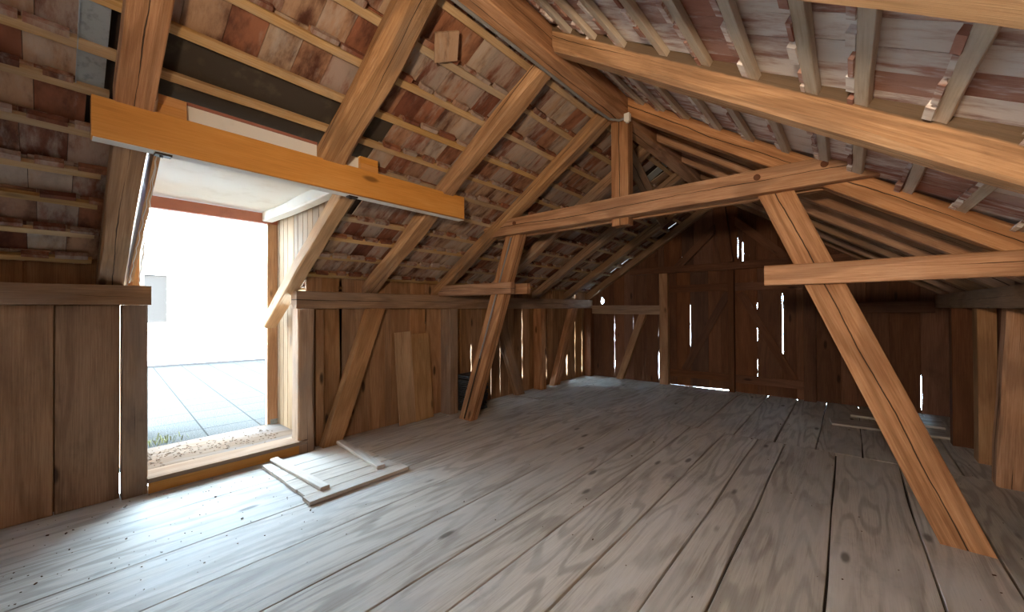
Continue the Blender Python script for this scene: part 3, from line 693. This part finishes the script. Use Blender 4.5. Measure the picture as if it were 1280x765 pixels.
def debris():
    mb = MB(); r = random.Random(9)
    for k in range(330):
        if k < 150: x, y = r.uniform(-4.05, -2.6), r.uniform(-.2, 1.2)
        else: x, y = r.uniform(-4.0, .9), r.uniform(.5, 6.5)
        s = r.uniform(.003, .008) if k % 11 else r.uniform(.009, .016); a = r.uniform(0, 6.28)
        d = Vector((math.cos(a), math.sin(a), 0))*s; e = Vector((-math.sin(a), math.cos(a), .1))*s*.5
        mb.obox((x, y, .0025), d, e, (0, 0, s*.4))
    tag(mb.build('floor_debris', M['dirt']), 'scattered dark crumbs and straw bits on the floor boards', 'debris', kind='stuff')
debris()
# cable along the ridge and junction box
mb = MB(); mb.tube([(-1.665, YB+.1, 3.118), (-1.66, 1.0, 3.116), (-1.655, 2.0, 3.117), (-1.655, 3.0, 3.116), (-1.64, 3.30, 3.114), (-1.58, 3.38, 3.112), (-1.525, 3.385, 3.118)], .011, 8)
tag(mb.build('ridge_cable', M['cable']), 'grey cable clipped along the underside of the ridge beam', 'cable')
mb = MB(); beam_mb(mb, (-1.505, 3.385, 3.085), (-1.505, 3.385, 3.15), .05, .045, wane=.006, wob=0, up=(0, 1, 0)); jb = mb.build('junction_box', M['plastic']); tag(jb, 'small white socket box at the ridge end of the grey cable', 'socket')
mb = MB(); mb.tube([(-1.505, 3.385, 3.07), (-1.505, 3.385, 3.088)], .016, 12); mb.build('cap', M['plastic'], parent=jb)

# ---------------------------------------------------------------- terrace and the house across it
mb = MB(); mb.box((-16, -8, -.05), (-4.98, 14, .05)); struct('terrace', mb, M['paver'])
def house():
    th = math.radians(15); u = Vector((math.sin(th), math.cos(th), 0)); n = Vector((math.cos(th), -math.sin(th), 0)); p0 = Vector((-12.52, 1.51, .05))
    h = empty('house', p0, 'sunlit white clapboard house across the terrace', 'house')
    mb = MB(); z = .05; s0, s1 = -7.0, 9.0; ws, we, wz0, wz1 = -.42, .48, .95, 2.28
    while z < 4.0:
        for (a, b) in ((s0, ws), (ws, we), (we, s1)):
            if a == ws and wz0-.12 < z < wz1: continue
            mb.obox(p0+u*a+Vector((0, 0, z-.05)), u*(b-a), -n*.03, Vector((0, 0, .15))-n*.022)
        z += .14
    mb.build('clapboards', M['siding'], parent=h)
    mb = MB(); mb.obox(p0+u*s0-n*4-Vector((0, 0, .05)), u*(s1-s0), n*3.9, (0, 0, 4.1)); mb.build('body', M['siding'], parent=h)
    wn = MB()
    for (a, b, z0, z1) in ((ws, ws+.1, wz0, wz1), (we-.1, we, wz0, wz1), (ws, we, wz1-.1, wz1+.03), (ws, we, wz0-.03, wz0+.1)): wn.obox(p0+u*a+n*.0+Vector((0, 0, z0)), u*(b-a), n*.06, (0, 0, z1-z0))
    w_ = wn.build('window_frame', M['white'], parent=h)
    mb = MB(); mb.obox(p0+u*(ws-.05)+Vector((0, 0, wz0-.1)), u*(we-ws+.1), n*.12, (0, 0, .05)); mb.build('window_sill', M['white'], parent=w_)
    mb = MB(); mb.obox(p0+u*(ws+.09)-n*.02+Vector((0, 0, wz0+.09)), u*(we-ws-.18), n*.01, (0, 0, wz1-wz0-.18)); mb.build('window_pane', M['pane'], parent=w_)
    mb = MB(); mb.obox(p0+u*s0+n*.0, u*(s1-s0), n*.03, (0, 0, .05)); mb.build('plinth', M['iron'], parent=h)
house()
mb = MB(); r = random.Random(2)
for k in range(40):
    x, y = -5.35+r.gauss(0, .06), .78+r.gauss(0, .10); l = r.uniform(.03, .07); a = r.uniform(0, 6.28)
    mb.obox((x, y, .05), (math.cos(a)*.02, math.sin(a)*.02, l), (.006*math.sin(a), -.006*math.cos(a), 0), (.002, .002, 0))
tag(mb.build('weeds', M['weed']), 'yellow green weeds in a paver joint outside the doorway', 'weeds', kind='stuff')
